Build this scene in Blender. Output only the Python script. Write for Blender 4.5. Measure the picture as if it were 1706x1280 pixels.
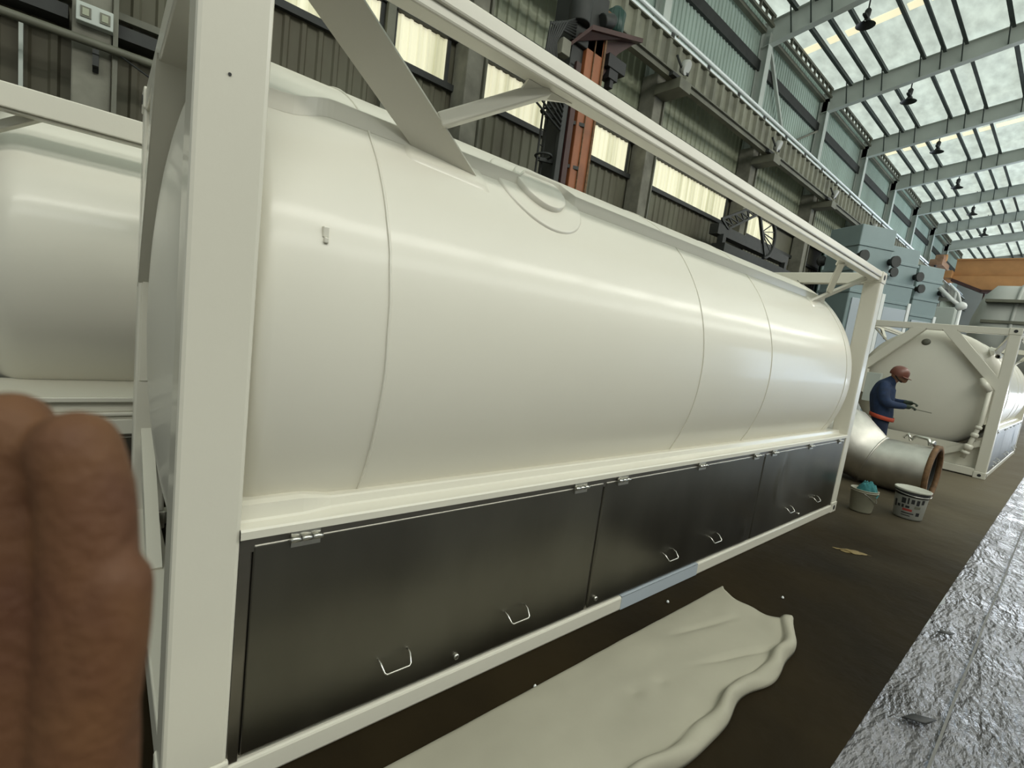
import bpy, bmesh, math, random
from mathutils import Vector, Matrix, noise
random.seed(7)
for o in list(bpy.data.objects): bpy.data.objects.remove(o)
SC = bpy.context.scene
COL = SC.collection
PI = math.pi

# ------------------------------------------------------------------ camera
cam_d = bpy.data.cameras.new('camera'); cam = bpy.data.objects.new('camera', cam_d); COL.objects.link(cam)
F_ = Vector((0.64946655, 0.75058837, -0.12169758)); R_ = Vector((0.76012751, -0.6366669, 0.12985154)); U_ = Vector((-0.01998423, 0.17683991, 0.98403672))
M = Matrix((R_, U_, -F_)).transposed().to_4x4(); M.translation = Vector((-0.1536, -1.4791, 1.5649))
cam.matrix_world = M
cam_d.sensor_fit = 'HORIZONTAL'; cam_d.sensor_width = 36.0; cam_d.lens = 802.4 / 1706 * 36.0
cam_d.clip_start = 0.01; cam_d.clip_end = 300
cam_d.dof.use_dof = True; cam_d.dof.focus_distance = 4.0; cam_d.dof.aperture_fstop = cam_d.lens / 1.7
SC.camera = cam

# ------------------------------------------------------------------ light and exposure
SC.view_settings.view_transform = 'Standard'; SC.view_settings.look = 'None'
SC.view_settings.exposure = 0.06; SC.view_settings.gamma = 1.0; SC.view_settings.use_curve_mapping = False
wd = bpy.data.worlds.new('sky'); SC.world = wd; wd.use_nodes = True
wn = wd.node_tree.nodes; wl = wd.node_tree.links
bg = wn['Background']; bg.inputs[0].default_value = (0.84, 0.92, 0.86, 1); bg.inputs[1].default_value = 0.40

def area(name, loc, direction, sx, sy, power, col, spread=PI):
    d = bpy.data.lights.new(name, 'AREA'); d.shape = 'RECTANGLE'; d.size = sx; d.size_y = sy; d.energy = power; d.color = col; d.spread = spread
    o = bpy.data.objects.new(name, d); COL.objects.link(o); o.location = loc
    z = -Vector(direction).normalized(); x = Vector((1, 0, 0)) if abs(z.x) < .9 else Vector((0, 1, 0)); y = z.cross(x).normalized(); x = y.cross(z)
    o.matrix_world = Matrix((x, y, z)).transposed().to_4x4(); o.location = loc
    return o
area('clerestory_daylight', (18, -11.7, 11.4), (0, 1, 0), 66, 2.0, 1950, (.98, 1.0, .92))
area('added_roof_fill', (20, -9.0, 12.95), (0, .25, -1), 60, 1.4, 2900, (1.0, .98, .90))  # unseen strip light added under the right slope for top fill and tank highlight
sun_d = bpy.data.lights.new('sun', 'SUN'); sun_d.energy = 4.3; sun_d.angle = math.radians(10); sun_d.color = (.97, 1.0, .95)
sun = bpy.data.objects.new('sun', sun_d); COL.objects.link(sun); sun.location = (20, 0, 40); sun.rotation_euler = (math.radians(3), 0, 0)
area('side_doorway_daylight', (45, -11.7, 3.4), (0, 1, 0), 30, 6.4, 3300, (.62, .79, 1.0))
area('end_doorway_daylight', (61.6, -5.0, 3.6), (-1, 0, 0), 11, 7.0, 2600, (.88, .94, 1.0))

# ------------------------------------------------------------------ materials
def mat(name, col, rough=.5, metal=0.0, nscale=0, namt=0, bump=0, bscale=20, coat=0, emit=None, estr=0, spec=.5, col2=None, stretch=None, rough2=None, detail=4):
    m = bpy.data.materials.new(name); m.use_nodes = True; nt = m.node_tree; b = nt.nodes['Principled BSDF']
    b.inputs['Base Color'].default_value = (*col, 1); b.inputs['Roughness'].default_value = rough; b.inputs['Metallic'].default_value = metal
    b.inputs['Specular IOR Level'].default_value = spec
    if coat: b.inputs['Coat Weight'].default_value = coat; b.inputs['Coat Roughness'].default_value = .11
    if emit: b.inputs['Emission Color'].default_value = (*emit, 1); b.inputs['Emission Strength'].default_value = estr
    if nscale or bump:
        tc = nt.nodes.new('ShaderNodeTexCoord'); mp = nt.nodes.new('ShaderNodeMapping'); nt.links.new(tc.outputs['Object'], mp.inputs[0])
        if stretch: mp.inputs['Scale'].default_value = stretch
    if nscale:
        n = nt.nodes.new('ShaderNodeTexNoise'); n.inputs['Scale'].default_value = nscale; n.inputs['Detail'].default_value = detail; nt.links.new(mp.outputs[0], n.inputs['Vector'])
        r = nt.nodes.new('ShaderNodeValToRGB'); r.color_ramp.elements[0].position = .32; r.color_ramp.elements[1].position = .68
        c2 = col2 or tuple(x * (1 - namt) for x in col)
        r.color_ramp.elements[0].color = (*c2, 1); r.color_ramp.elements[1].color = (*col, 1)
        nt.links.new(n.outputs['Fac'], r.inputs[0]); nt.links.new(r.outputs[0], b.inputs['Base Color'])
        if rough2 is not None:
            mr = nt.nodes.new('ShaderNodeMapRange'); mr.inputs['From Min'].default_value = .3; mr.inputs['From Max'].default_value = .7
            mr.inputs['To Min'].default_value = rough2; mr.inputs['To Max'].default_value = rough
            nt.links.new(n.outputs['Fac'], mr.inputs['Value']); nt.links.new(mr.outputs[0], b.inputs['Roughness'])
    if bump:
        n2 = nt.nodes.new('ShaderNodeTexNoise'); n2.inputs['Scale'].default_value = bscale; n2.inputs['Detail'].default_value = 5; nt.links.new(mp.outputs[0], n2.inputs['Vector'])
        bp = nt.nodes.new('ShaderNodeBump'); bp.inputs['Strength'].default_value = bump; bp.inputs['Distance'].default_value = .02
        nt.links.new(n2.outputs['Fac'], bp.inputs['Height']); nt.links.new(bp.outputs[0], b.inputs['Normal'])
    return m
PAINT = mat('cream_paint', (.68, .655, .565), .32, nscale=1.3, namt=.03, coat=.25, bump=.02, bscale=40)
TANKP = mat('gloss_tank_paint', (.70, .675, .59), .40, nscale=.9, namt=.03, coat=.24, bump=.012, bscale=9)
STEEL = mat('dark_stainless', (.235, .225, .195), .38, 1.0, nscale=1.2, namt=.28, stretch=(1.6, 1, .8), rough2=.30)
STEELF = mat('stainless_frame', (.30, .28, .25), .35, 1.0, nscale=6, namt=.2)
CHROME = mat('bright_steel', (.62, .61, .56), .28, 1.0)
PIPEM = mat('dull_stainless_pipe', (.70, .67, .62), .40, 1.0, nscale=5, namt=.25, bump=.03, bscale=12)
RUST = mat('rusty_flange', (.20, .11, .05), .8, nscale=18, namt=.5, bump=.2, bscale=60)
DIRT = mat('dirty_floor', (.022, .0155, .0068), .70, nscale=1.1, col2=(.011, .0078, .0036), bump=.35, bscale=7, spec=.06, rough2=.55, detail=8)
WALK = mat('wet_paving', (.17, .165, .175), .34, nscale=2.2, col2=(.045, .042, .042), bump=0, spec=.9, rough2=.16, detail=8)
JOINT = mat('pale_joint', (.17, .165, .155), .5, nscale=15, namt=.3)
CLAD = mat('olive_cladding', (.15, .15, .105), .7, nscale=.8, col2=(.085, .075, .05), stretch=(1, 1, .5))
CLADUP = mat('greenish_cladding', (.40, .50, .45), .6, nscale=.6, col2=(.29, .36, .32), stretch=(1, 1, .4))
CLADPALE = mat('pale_cladding', (.36, .38, .28), .6, nscale=.7, col2=(.24, .26, .18))
CONC = mat('grimy_concrete', (.24, .235, .19), .8, nscale=2.2, col2=(.13, .125, .10), bump=.1, bscale=12)
DARK = mat('dark_steel', (.025, .027, .025), .6, nscale=4, namt=.4)
GIRD = mat('girder_paint', (.16, .16, .12), .55, nscale=2, namt=.35)
WEB = mat('grimy_girder_web', (.25, .25, .185), .55, nscale=1.5, namt=.45)
GALV = mat('polished_rail', (.88, .93, .95), .3, .15)
LSTEEL = mat('pale_steelwork', (.50, .54, .50), .5, nscale=1.2, namt=.12)
ROOFM = mat('foil_insulation', (.76, .83, .77), .42, .05, nscale=1.3, namt=.30, bump=.6, bscale=2.2, stretch=(1, 2.2, 1), detail=8)
PURL = mat('purlin_steel', (.05, .065, .06), .55, nscale=4, namt=.3)
GLOWW = mat('translucent_sheet', (.5, .5, .35), .5, emit=(.83, .79, .56), estr=.68)
def vary_emission(m, a, b, sx):
    nt = m.node_tree; tc = nt.nodes.new('ShaderNodeTexCoord'); mp = nt.nodes.new('ShaderNodeMapping'); mp.inputs['Scale'].default_value = sx
    n = nt.nodes.new('ShaderNodeTexNoise'); n.inputs['Scale'].default_value = 1; n.inputs['Detail'].default_value = 3; r = nt.nodes.new('ShaderNodeValToRGB')
    r.color_ramp.elements[0].position = .36; r.color_ramp.elements[1].position = .56; r.color_ramp.elements[0].color = (*a, 1); r.color_ramp.elements[1].color = (*b, 1)
    nt.links.new(tc.outputs['Object'], mp.inputs[0]); nt.links.new(mp.outputs[0], n.inputs['Vector']); nt.links.new(n.outputs['Fac'], r.inputs[0]); nt.links.new(r.outputs[0], nt.nodes['Principled BSDF'].inputs['Emission Color'])
vary_emission(GLOWW, (.42, .40, .25), (.86, .82, .60), (5.2, .1, .1))
GLOWS = mat('skylight_sheet', (.5, .5, .35), .5, emit=(1.0, .93, .62), estr=.9)
ORANGE = mat('mast_orange', (.30, .095, .03), .55, nscale=2.5, namt=.35)
ORANGEC = mat('crane_orange', (.50, .24, .085), .55, nscale=1.2, namt=.2)
MAROON = mat('maroon_plate', (.055, .02, .016), .6, nscale=3, namt=.3)
GREEN = mat('green_motor', (.012, .045, .035), .45)
BLUEG = mat('blue_grey_paint', (.22, .29, .30), .5, nscale=.9, namt=.15)
BLUEL = mat('light_blue_grey', (.42, .47, .52), .5, nscale=.9, namt=.1)
TEAL = mat('teal_sheet', (.035, .075, .062), .6, nscale=2, namt=.2)
VESS = mat('pale_grey_vessel', (.46, .47, .44), .5, nscale=.7, namt=.12)
SHEET = mat('grey_white_canvas', (.355, .335, .265), .75, nscale=2.2, namt=.09, bump=.12, bscale=9, spec=.25)
SKIN = mat('skin', (.125, .056, .023), .65, nscale=45, col2=(.088, .034, .016), bump=.15, bscale=300, spec=.35)
NAIL = mat('nail', (.40, .22, .15), .35)
FACE = mat('face_skin', (.33, .17, .10), .6)
JACK = mat('navy_cotton', (.014, .032, .085), .85, nscale=14, namt=.35, bump=.3, bscale=25)
TROU = mat('navy_trousers', (.010, .018, .048), .85, nscale=14, namt=.3, bump=.3, bscale=25)
BELT = mat('red_orange_hem', (.42, .06, .025), .7)
HAT = mat('brown_red_helmet', (.17, .06, .042), .4, nscale=8, namt=.2)
GLOVE = mat('dark_green_glove', (.035, .05, .035), .85)
BUCK = mat('translucent_bucket', (.24, .23, .17), .5, nscale=6, namt=.12)
BUCKW = mat('white_tin', (.30, .30, .27), .45, nscale=10, namt=.2)
LIDM = mat('pale_lid', (.42, .42, .36), .5)
BLACK = mat('black_print', (.015, .015, .016), .6)
REDP = mat('red_print', (.30, .04, .03), .6)
RAG = mat('teal_rag', (.03, .17, .18), .9, nscale=20, namt=.4)
WHITE = mat('white_paint', (.75, .77, .76), .4)
RUSTP = mat('dusty_orange', (.34, .19, .11), .7, nscale=5, namt=.4)
PINK = mat('faded_red', (.45, .16, .12), .6)
YELLOW = mat('yellow_scrap', (.17, .12, .04), .7)
FARW = mat('far_wall_sheet', (.34, .35, .32), .7, nscale=.4, namt=.15)

# ------------------------------------------------------------------ mesh helpers
class MB:
    def __init__(s): s.v = []; s.f = []; s.sm = []
    def add(s, vs, fs, smooth=False):
        n = len(s.v); s.v += [tuple(v) for v in vs]; s.f += [tuple(i + n for i in f) for f in fs]; s.sm += [smooth] * len(fs); return s
    def box(s, a, b):
        x0, y0, z0 = a; x1, y1, z1 = b
        return s.add([(x0, y0, z0), (x1, y0, z0), (x1, y1, z0), (x0, y1, z0), (x0, y0, z1), (x1, y0, z1), (x1, y1, z1), (x0, y1, z1)],
                     [(3, 2, 1, 0), (4, 5, 6, 7), (0, 1, 5, 4), (1, 2, 6, 5), (2, 3, 7, 6), (3, 0, 4, 7)])
    def beam(s, p, q, w, h, up=(0, 0, 1)):
        p = Vector(p); q = Vector(q); d = (q - p).normalized(); up = Vector(up)
        if abs(d.dot(up)) > .98: up = Vector((1, 0, 0))
        x = d.cross(up).normalized(); y = x.cross(d)
        vs = []
        for c in (p, q):
            for a, b in ((-1, -1), (1, -1), (1, 1), (-1, 1)): vs.append(c + x * (a * w / 2) + y * (b * h / 2))
        return s.add(vs, [(0, 1, 2, 3), (7, 6, 5, 4), (0, 4, 5, 1), (1, 5, 6, 2), (2, 6, 7, 3), (3, 7, 4, 0)])
    def quadplate(s, a, b, c, d, t):
        a, b, c, d = map(Vector, (a, b, c, d)); n = (b - a).cross(d - a).normalized() * t / 2
        vs = [a - n, b - n, c - n, d - n, a + n, b + n, c + n, d + n]
        return s.add(vs, [(3, 2, 1, 0), (4, 5, 6, 7), (0, 1, 5, 4), (1, 2, 6, 5), (2, 3, 7, 6), (3, 0, 4, 7)])
    def tube(s, pts, r, n=12, cap=True, closed=False):
        pts = [Vector(p) for p in pts]; N = len(pts); rr = r if isinstance(r, (list, tuple)) else [r] * N
        rings = []; prev = None
        for i, p in enumerate(pts):
            if closed: d = (pts[(i + 1) % N] - pts[i - 1]).normalized()
            else: d = (pts[min(i + 1, N - 1)] - pts[max(i - 1, 0)]).normalized()
            if prev is None:
                a = Vector((0, 0, 1)) if abs(d.z) < .9 else Vector((1, 0, 0)); x = d.cross(a).normalized()
            else: x = (prev - d * prev.dot(d)).normalized()
            prev = x; y = d.cross(x)
            rings.append([p + (x * math.cos(2 * PI * k / n) + y * math.sin(2 * PI * k / n)) * rr[i] for k in range(n)])
        vs = [v for rg in rings for v in rg]; fs = []
        for i in range(N if closed else N - 1):
            j = (i + 1) % N
            for k in range(n): fs.append((i * n + k, i * n + (k + 1) % n, j * n + (k + 1) % n, j * n + k))
        s.add(vs, fs, True)
        if cap and not closed:
            s.add(rings[0], [tuple(range(n))[::-1]]); s.add(rings[-1], [tuple(range(n))])
        return s
    def lathe(s, prof, origin, axis, n=48, cap0=False, cap1=False, a0=0, a1=2 * PI):
        o = Vector(origin); ax = Vector(axis).normalized(); t = Vector((0, 0, 1)) if abs(ax.z) < .9 else Vector((1, 0, 0))
        x = ax.cross(t).normalized(); y = ax.cross(x); full = abs(a1 - a0 - 2 * PI) < 1e-6; m = n if full else n + 1
        vs = []
        for (h, r) in prof:
            for k in range(m):
                a = a0 + (a1 - a0) * k / n; vs.append(o + ax * h + (x * math.cos(a) + y * math.sin(a)) * r)
        fs = []
        for i in range(len(prof) - 1):
            for k in range(n):
                k2 = (k + 1) % m if full else k + 1; fs.append((i * m + k, i * m + k2, (i + 1) * m + k2, (i + 1) * m + k))
        s.add(vs, fs, True)
        if cap0: s.add(vs[:m], [tuple(range(m))[::-1]])
        if cap1: s.add(vs[-m:], [tuple(range(m))])
        return s
    def grid(s, fn, nu, nv, smooth=True):
        vs = [fn(i / nu, j / nv) for i in range(nu + 1) for j in range(nv + 1)]
        fs = [(i * (nv + 1) + j, (i + 1) * (nv + 1) + j, (i + 1) * (nv + 1) + j + 1, i * (nv + 1) + j + 1) for i in range(nu) for j in range(nv)]
        return s.add(vs, fs, smooth)
    def build(s, name, m, parent=None, bevel=0, fix=True):
        me = bpy.data.meshes.new(name); me.from_pydata(s.v, [], s.f); me.update()
        for p, sm in zip(me.polygons, s.sm): p.use_smooth = sm
        if fix:
            bm = bmesh.new(); bm.from_mesh(me); bmesh.ops.remove_doubles(bm, verts=bm.verts, dist=1e-6); bmesh.ops.recalc_face_normals(bm, faces=bm.faces); bm.to_mesh(me); bm.free()
        o = bpy.data.objects.new(name, me); COL.objects.link(o); me.materials.append(m)
        if parent: o.parent = parent
        if bevel:
            b = o.modifiers.new('bevel', 'BEVEL'); b.width = bevel; b.segments = 2; b.limit_method = 'ANGLE'; b.angle_limit = math.radians(50); b.harden_normals = False
        return o
def tag(o, label=None, cat=None, group=None, kind=None):
    if label: o['label'] = label
    if cat: o['category'] = cat
    if group: o['group'] = group
    if kind: o['kind'] = kind
    return o
def empty(name, loc, label, cat, group=None, rz=0):
    o = bpy.data.objects.new(name, None); COL.objects.link(o); o.location = loc; o.rotation_euler = (0, 0, rz); o.empty_display_size = .2
    return tag(o, label, cat, group)
def copy_tree(o, parent=None):
    c = o.copy(); COL.objects.link(c)
    if parent: c.parent = parent
    for ch in list(o.children): copy_tree(ch, c)
    return c
def st(o, label): return tag(o, label, None, None, 'structure')

# ------------------------------------------------------------------ the hall (large structure)
YW = 7.7; X0 = -9.0; X1 = 62.0; YR = -12.0
CX = [-0.32] + [5.3 + 5.9 * k for k in range(9)]           # column lines along the hall
def roof_z(y): return 13.12 + .135 * (YW - y) if y > -2.15 else 13.12 + .135 * (YW + 2.15) - .135 * (-2.15 - y)

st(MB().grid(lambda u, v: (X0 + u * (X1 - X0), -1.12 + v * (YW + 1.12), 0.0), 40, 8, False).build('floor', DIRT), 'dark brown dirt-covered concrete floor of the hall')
nt = DIRT.node_tree; bsdf = nt.nodes['Principled BSDF']             # far floor's grazing sheen painted as lighter colour; near the tank damp and dark
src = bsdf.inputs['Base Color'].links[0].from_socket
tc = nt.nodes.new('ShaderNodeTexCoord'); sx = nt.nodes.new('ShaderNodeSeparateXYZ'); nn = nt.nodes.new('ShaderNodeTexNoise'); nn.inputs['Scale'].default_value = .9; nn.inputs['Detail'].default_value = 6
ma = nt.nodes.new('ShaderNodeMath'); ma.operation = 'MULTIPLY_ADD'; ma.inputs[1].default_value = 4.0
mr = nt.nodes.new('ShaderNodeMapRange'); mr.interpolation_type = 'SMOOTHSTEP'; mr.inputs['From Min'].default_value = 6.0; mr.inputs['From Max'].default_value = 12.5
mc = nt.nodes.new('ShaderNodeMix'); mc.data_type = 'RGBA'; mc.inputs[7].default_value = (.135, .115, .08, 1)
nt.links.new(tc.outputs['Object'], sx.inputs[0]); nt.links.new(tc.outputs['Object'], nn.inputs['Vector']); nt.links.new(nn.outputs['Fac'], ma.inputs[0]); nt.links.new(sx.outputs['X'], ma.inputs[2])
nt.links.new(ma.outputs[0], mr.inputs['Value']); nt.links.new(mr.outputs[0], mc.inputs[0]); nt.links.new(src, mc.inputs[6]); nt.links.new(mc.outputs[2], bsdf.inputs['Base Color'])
nt = WALK.node_tree; bsdf = nt.nodes['Principled BSDF']            # cobbled, hammered paving: relief in the material
tc = nt.nodes.new('ShaderNodeTexCoord'); mp = nt.nodes.new('ShaderNodeMapping'); mp.inputs['Scale'].default_value = (3.6, 10, 1); mp.inputs['Rotation'].default_value = (0, 0, .5)
vo = nt.nodes.new('ShaderNodeTexVoronoi'); vo.inputs['Scale'].default_value = 1.0; n3 = nt.nodes.new('ShaderNodeTexNoise'); n3.inputs['Scale'].default_value = 4.0; n3.inputs['Detail'].default_value = 6
ad = nt.nodes.new('ShaderNodeMath'); ad.operation = 'ADD'; bp = nt.nodes.new('ShaderNodeBump'); bp.inputs['Strength'].default_value = .75; bp.inputs['Distance'].default_value = .05
nt.links.new(tc.outputs['Object'], mp.inputs[0]); nt.links.new(mp.outputs[0], vo.inputs['Vector']); nt.links.new(mp.outputs[0], n3.inputs['Vector'])
nt.links.new(vo.outputs['Distance'], ad.inputs[0]); nt.links.new(n3.outputs['Fac'], ad.inputs[1]); nt.links.new(ad.outputs[0], bp.inputs['Height']); nt.links.new(bp.outputs[0], bsdf.inputs['Normal'])
def ragged(u, v):
    x = X0 + u ** 1.6 * (X1 - X0); e = -1.10 + .05 * noise.noise((x * 2.3, 0, 0)) + .025 * noise.noise((x * 9, 3, 0)) + .07 * noise.noise((x * .6, 5, 0))
    return (x, e + v * (YR - e), .006 - .012 * (v == 0))
st(MB().grid(ragged, 700, 3, False).build('floor_walkway', WALK), 'rough shiny grey paved walkway along the right side')
j = MB()
for k in range(46):
    x = -1 + k * .42; e = -1.36 + .01 * noise.noise((x, 2, 0)); e2 = -1.36 + .01 * noise.noise((x + .42, 2, 0))
    j.beam((x, e, .008), (x + .42, e2, .008), .010, .006)
st(j.build('floor_joint', JOINT), 'thin pale joint line along the paved walkway')

def corrugated(xa, xb, y, za, zb, pitch=.25, depth=.035, out=-1):
    mb = MB(); n = max(1, round((xb - xa) / pitch)); p = (xb - xa) / n; pts = []
    for k in range(n):
        x = xa + k * p; pts += [(x, 0), (x + p * .55, 0), (x + p * .66, 1), (x + p * .89, 1)]
    pts.append((xb, 0))
    vs = []
    for x, h in pts: vs += [(x, y + out * h * depth, za), (x, y + out * h * depth, zb)]
    return mb.add(vs, [(2 * i, 2 * i + 2, 2 * i + 3, 2 * i + 1) for i in range(len(pts) - 1)])
st(corrugated(X0, X1, YW, 0, 6.15, .27).build('wall_left', CLAD, fix=False), 'dark olive corrugated cladding below the windows')
st(corrugated(X0, X1, YW, 6.95, 7.75, .27).build('wall_left.001', CLAD, fix=False), 'dark corrugated band above the windows')
st(corrugated(X0, X1, YW, 7.75, 9.7, .27).build('wall_left.002', CLADPALE, fix=False), 'pale green corrugated band under the crane runway')
st(corrugated(X0, X1, YW, 9.7, 13.2, .2).build('wall_left.003', CLADUP, fix=False), 'grey-green corrugated upper wall above the crane runway')
for nm, z, h, lab in (('trim_1', 6.07, .12, 'dark sill girt under the window strip'), ('trim_2', 7.0, .14, 'dark head girt over the window strip'), ('trim_3', 7.75, .10, 'dark girt under the pale cladding'),
                      ('trim_4', 4.95, .09, 'thin dark girt across the lower cladding'), ('trim_5', 11.55, .34, 'dark girt across the upper wall')):
    st(MB().box((X0, YW - .13, z - h / 2), (X1, YW - .036, z + h / 2)).build(nm, DARK if nm != 'trim_4' else GIRD), lab)
# windows: translucent ribbed sheets between the columns, each bay its own
wi = 1
for xa, xb in ((-5.6, -.65), (.1, 3.55), (3.8, 4.95), (5.75, 8.1), (8.25, 10.85), (11.7, 16.6), (17.6, 20.9), (23.5, 24.75), (29.5, 34.2), (35.4, 40.1)):
    r = corrugated(xa, xb, YW - .01, 6.13, 6.93, .19, .03).build('window_%d' % wi, GLOWW, fix=False)
    st(r, 'cream translucent ribbed window strip in the dark left wall, %s from the near end' % ('first', 'second', 'third', 'fourth', 'fifth', 'sixth', 'seventh', 'eighth', 'ninth', 'tenth')[wi - 1])
    fr = MB(); 
    for x in (xa, xb): fr.box((x - .035, YW - .08, 6.1), (x + .035, YW - .04, 6.96))
    fr.build('window_frame', DARK, r); wi += 1
st(MB().box((3.6, YW - .2, 0), (3.75, YW - .04, 9.0)).build('trim_6', GIRD), 'slim steel stud dividing the window strip')
st(MB().box((X0, 7.705, 6.1), (X1, 7.73, 7.0)).build('wall_left', CLAD), 'dark cladding between the window strips')
# columns
for k, x in enumerate(CX):
    c = MB().box((x - .19, 7.15, 0), (x + .19, 7.66, 8.72)).build('column', CONC, bevel=.02)
    st(c, 'grimy concrete wall column, %s from the near end' % ('first', 'second', 'third', 'fourth', 'fifth', 'sixth', 'seventh', 'eighth', 'ninth', 'tenth')[k])
    MB().box((x - .26, 6.38, 8.1), (x + .26, 7.15, 8.36)).build('bracket', GIRD, c, .01)
    MB().box((x + .20, 7.10, 0), (x + .25, 7.2, 8.7)).build('conduit', GIRD, c)
    if k == 0: continue
    u = MB().box((x - .15, 7.32, 8.72), (x + .15, 7.34, 12.5)).box((x - .15, 7.62, 8.72), (x + .15, 7.64, 12.9)).box((x - .008, 7.34, 8.72), (x + .008, 7.62, 12.7)).build('steel_column', LSTEEL)
    st(u, 'pale steel column over the crane runway, %s from the near end' % ('first', 'second', 'third', 'fourth', 'fifth', 'sixth', 'seventh', 'eighth', 'ninth', 'tenth')[k - 1])
# roof
roof = MB()
for ya, yb in ((YW, -2.15), (-2.15, YR)):
    za, zb = roof_z(ya), roof_z(yb); roof.add([(X0, ya, za), (X1, ya, za), (X1, yb, zb), (X0, yb, zb)], [(0, 1, 2, 3)])
nt = ROOFM.node_tree; bs = nt.nodes['Principled BSDF']; tl = nt.nodes.new('ShaderNodeBsdfTranslucent'); mx = nt.nodes.new('ShaderNodeMixShader'); mx.inputs[0].default_value = .5   # translucency added so the sun overhead makes the ceiling glow
nt.links.new(bs.inputs['Base Color'].links[0].from_socket, tl.inputs['Color']); nt.links.new(bs.inputs['Normal'].links[0].from_socket, tl.inputs['Normal'])
nt.links.new(bs.outputs[0], mx.inputs[1]); nt.links.new(tl.outputs[0], mx.inputs[2]); nt.links.new(mx.outputs[0], nt.nodes['Material Output'].inputs['Surface'])
st(roof.build('ceiling', ROOFM), 'wrinkled foil-faced insulation ceiling of the pitched roof')
# purlins: one long Z section each, in groups of three
PY = [6.7, 6.12, 5.54, 4.4, 3.83, 3.25, 2.1, 1.52, .95, -.2, -.8, -1.4]
for i, y in enumerate(PY):
    z = roof_z(y)
    p = MB().box((8, y - .008, z - .26), (X1, y + .008, z - .002)).box((8, y - .1, z - .27), (X1, y + .008, z - .255)).box((8, y - .008, z - .03), (X1, y + .1, z - .004)).build('purlin', PURL)
    st(p, 'dark steel roof purlin, %s from the left wall' % ('first', 'second', 'third', 'fourth', 'fifth', 'sixth', 'seventh', 'eighth', 'ninth', 'tenth', 'eleventh', 'twelfth')[i])
brace_me = None
for k, x in enumerate(CX[2:]):
    for s, ye in ((1, -2.15), (-1, -2.15)):
        ya = 7.6 if s > 0 else YR + .1
        mb = MB()
        for yy, w in ((0, 0),):
            zt0, zt1 = roof_z(ya) - .26, roof_z(ye) - .26
            d0, d1 = .78, .46
            mb.quadplate((x, ya, zt0 - d0), (x, ye, zt1 - d1), (x, ye, zt1), (x, ya, zt0), .016)
            mb.quadplate((x - .13, ya, zt0 - d0), (x + .13, ya, zt0 - d0), (x + .13, ye, zt1 - d1), (x - .13, ye, zt1 - d1), .02)
            mb.quadplate((x - .13, ya, zt0), (x + .13, ya, zt0), (x + .13, ye, zt1), (x - .13, ye, zt1), .02)
        r = mb.build('rafter', LSTEEL); st(r, 'pale tapered steel roof rafter, %s from the near end, %s slope' % (('first', 'second', 'third', 'fourth', 'fifth', 'sixth', 'seventh', 'eighth', 'ninth')[k], 'left' if s > 0 else 'right'))
        if s > 0 and k < 7:
            for y in PY[:9]:
                t = (7.6 - y) / 9.75; zb = roof_z(y) - .26 - (.78 - .32 * t) + .03; zt = roof_z(y) - .24
                for sx in (-1, 1): MB().beam((x, y, zb), (x + sx * .42, y, zt), .035, .035).build('fly_brace', PURL, r)
    # eave lattice girder between the rafters
    if k < 8:
        e = MB()
        for zz, yy in ((12.62, 7.25), (12.92, 7.25)): e.box((x + .2, yy - .05, zz - .04), (x + 5.7, yy + .05, zz + .04))
        for q in range(12): e.box((x + .35 + q * .47, 7.21, 12.62), (x + .41 + q * .47, 7.29, 12.92))
        e.box((x + .2, 7.45, 12.5), (x + 5.7, 7.6, 12.62))
        st(e.build('eave_girder', GIRD), 'dark lattice eave girder in roof bay %s from the near end' % ('one', 'two', 'three', 'four', 'five', 'six', 'seven', 'eight')[k])
    if k % 2 == 1 and k < 8:
        xs = x + 2.75; sk = []
        ys = [7.35, 6.8, 6.6, 6.2, 6.04, 5.62, 5.46, 4.48, 4.32, 3.91, 3.75, 3.33, 3.17, 2.2, 2.0, 1.6, 1.44, 1.04, .86, -.1]
        for a, b in zip(ys[0::2], ys[1::2]):
            w = MB().quadplate((xs - .2, a, roof_z(a) - .012), (xs + .2, a, roof_z(a) - .012), (xs + .2, b, roof_z(b) - .012), (xs - .2, b, roof_z(b) - .012), .012).build('skylight_pane', GLOWS)
            sk.append(w)
        root = sk[0]; root.name = 'window_%d' % wi; wi += 1
        st(root, 'yellow-white skylight strip in the roof, %s from the near end' % ('first', 'second', 'third', 'fourth')[k // 2])
        for w in sk[1:]: w.parent = root
# far wall with its doorway, opposite wall with doorway and high windows
fw = MB().box((X1, 1.3, 0), (X1 + .2, YW, 16)).box((X1, YR, 7.2), (X1 + .2, 1.3, 16)).box((X1, YR, 0), (X1 + .2, -11, 7.2))
st(fw.build('wall_back', FARW), 'pale grey far end wall with a bright doorway')
ow = MB().box((X0, YR - .2, 0), (29, YR, 9.6)).box((29, YR - .2, 7), (X1, YR, 9.6)).box((X0, YR - .2, 12.2), (X1, YR, 13.3))
for k in range(17): ow.box((29 + k * 2, YR - .05, 0), (29.22 + k * 2, YR + .5, 7))
st(ow.build('wall_right', FARW), 'grey side wall opposite, with doorways and high windows')

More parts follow.
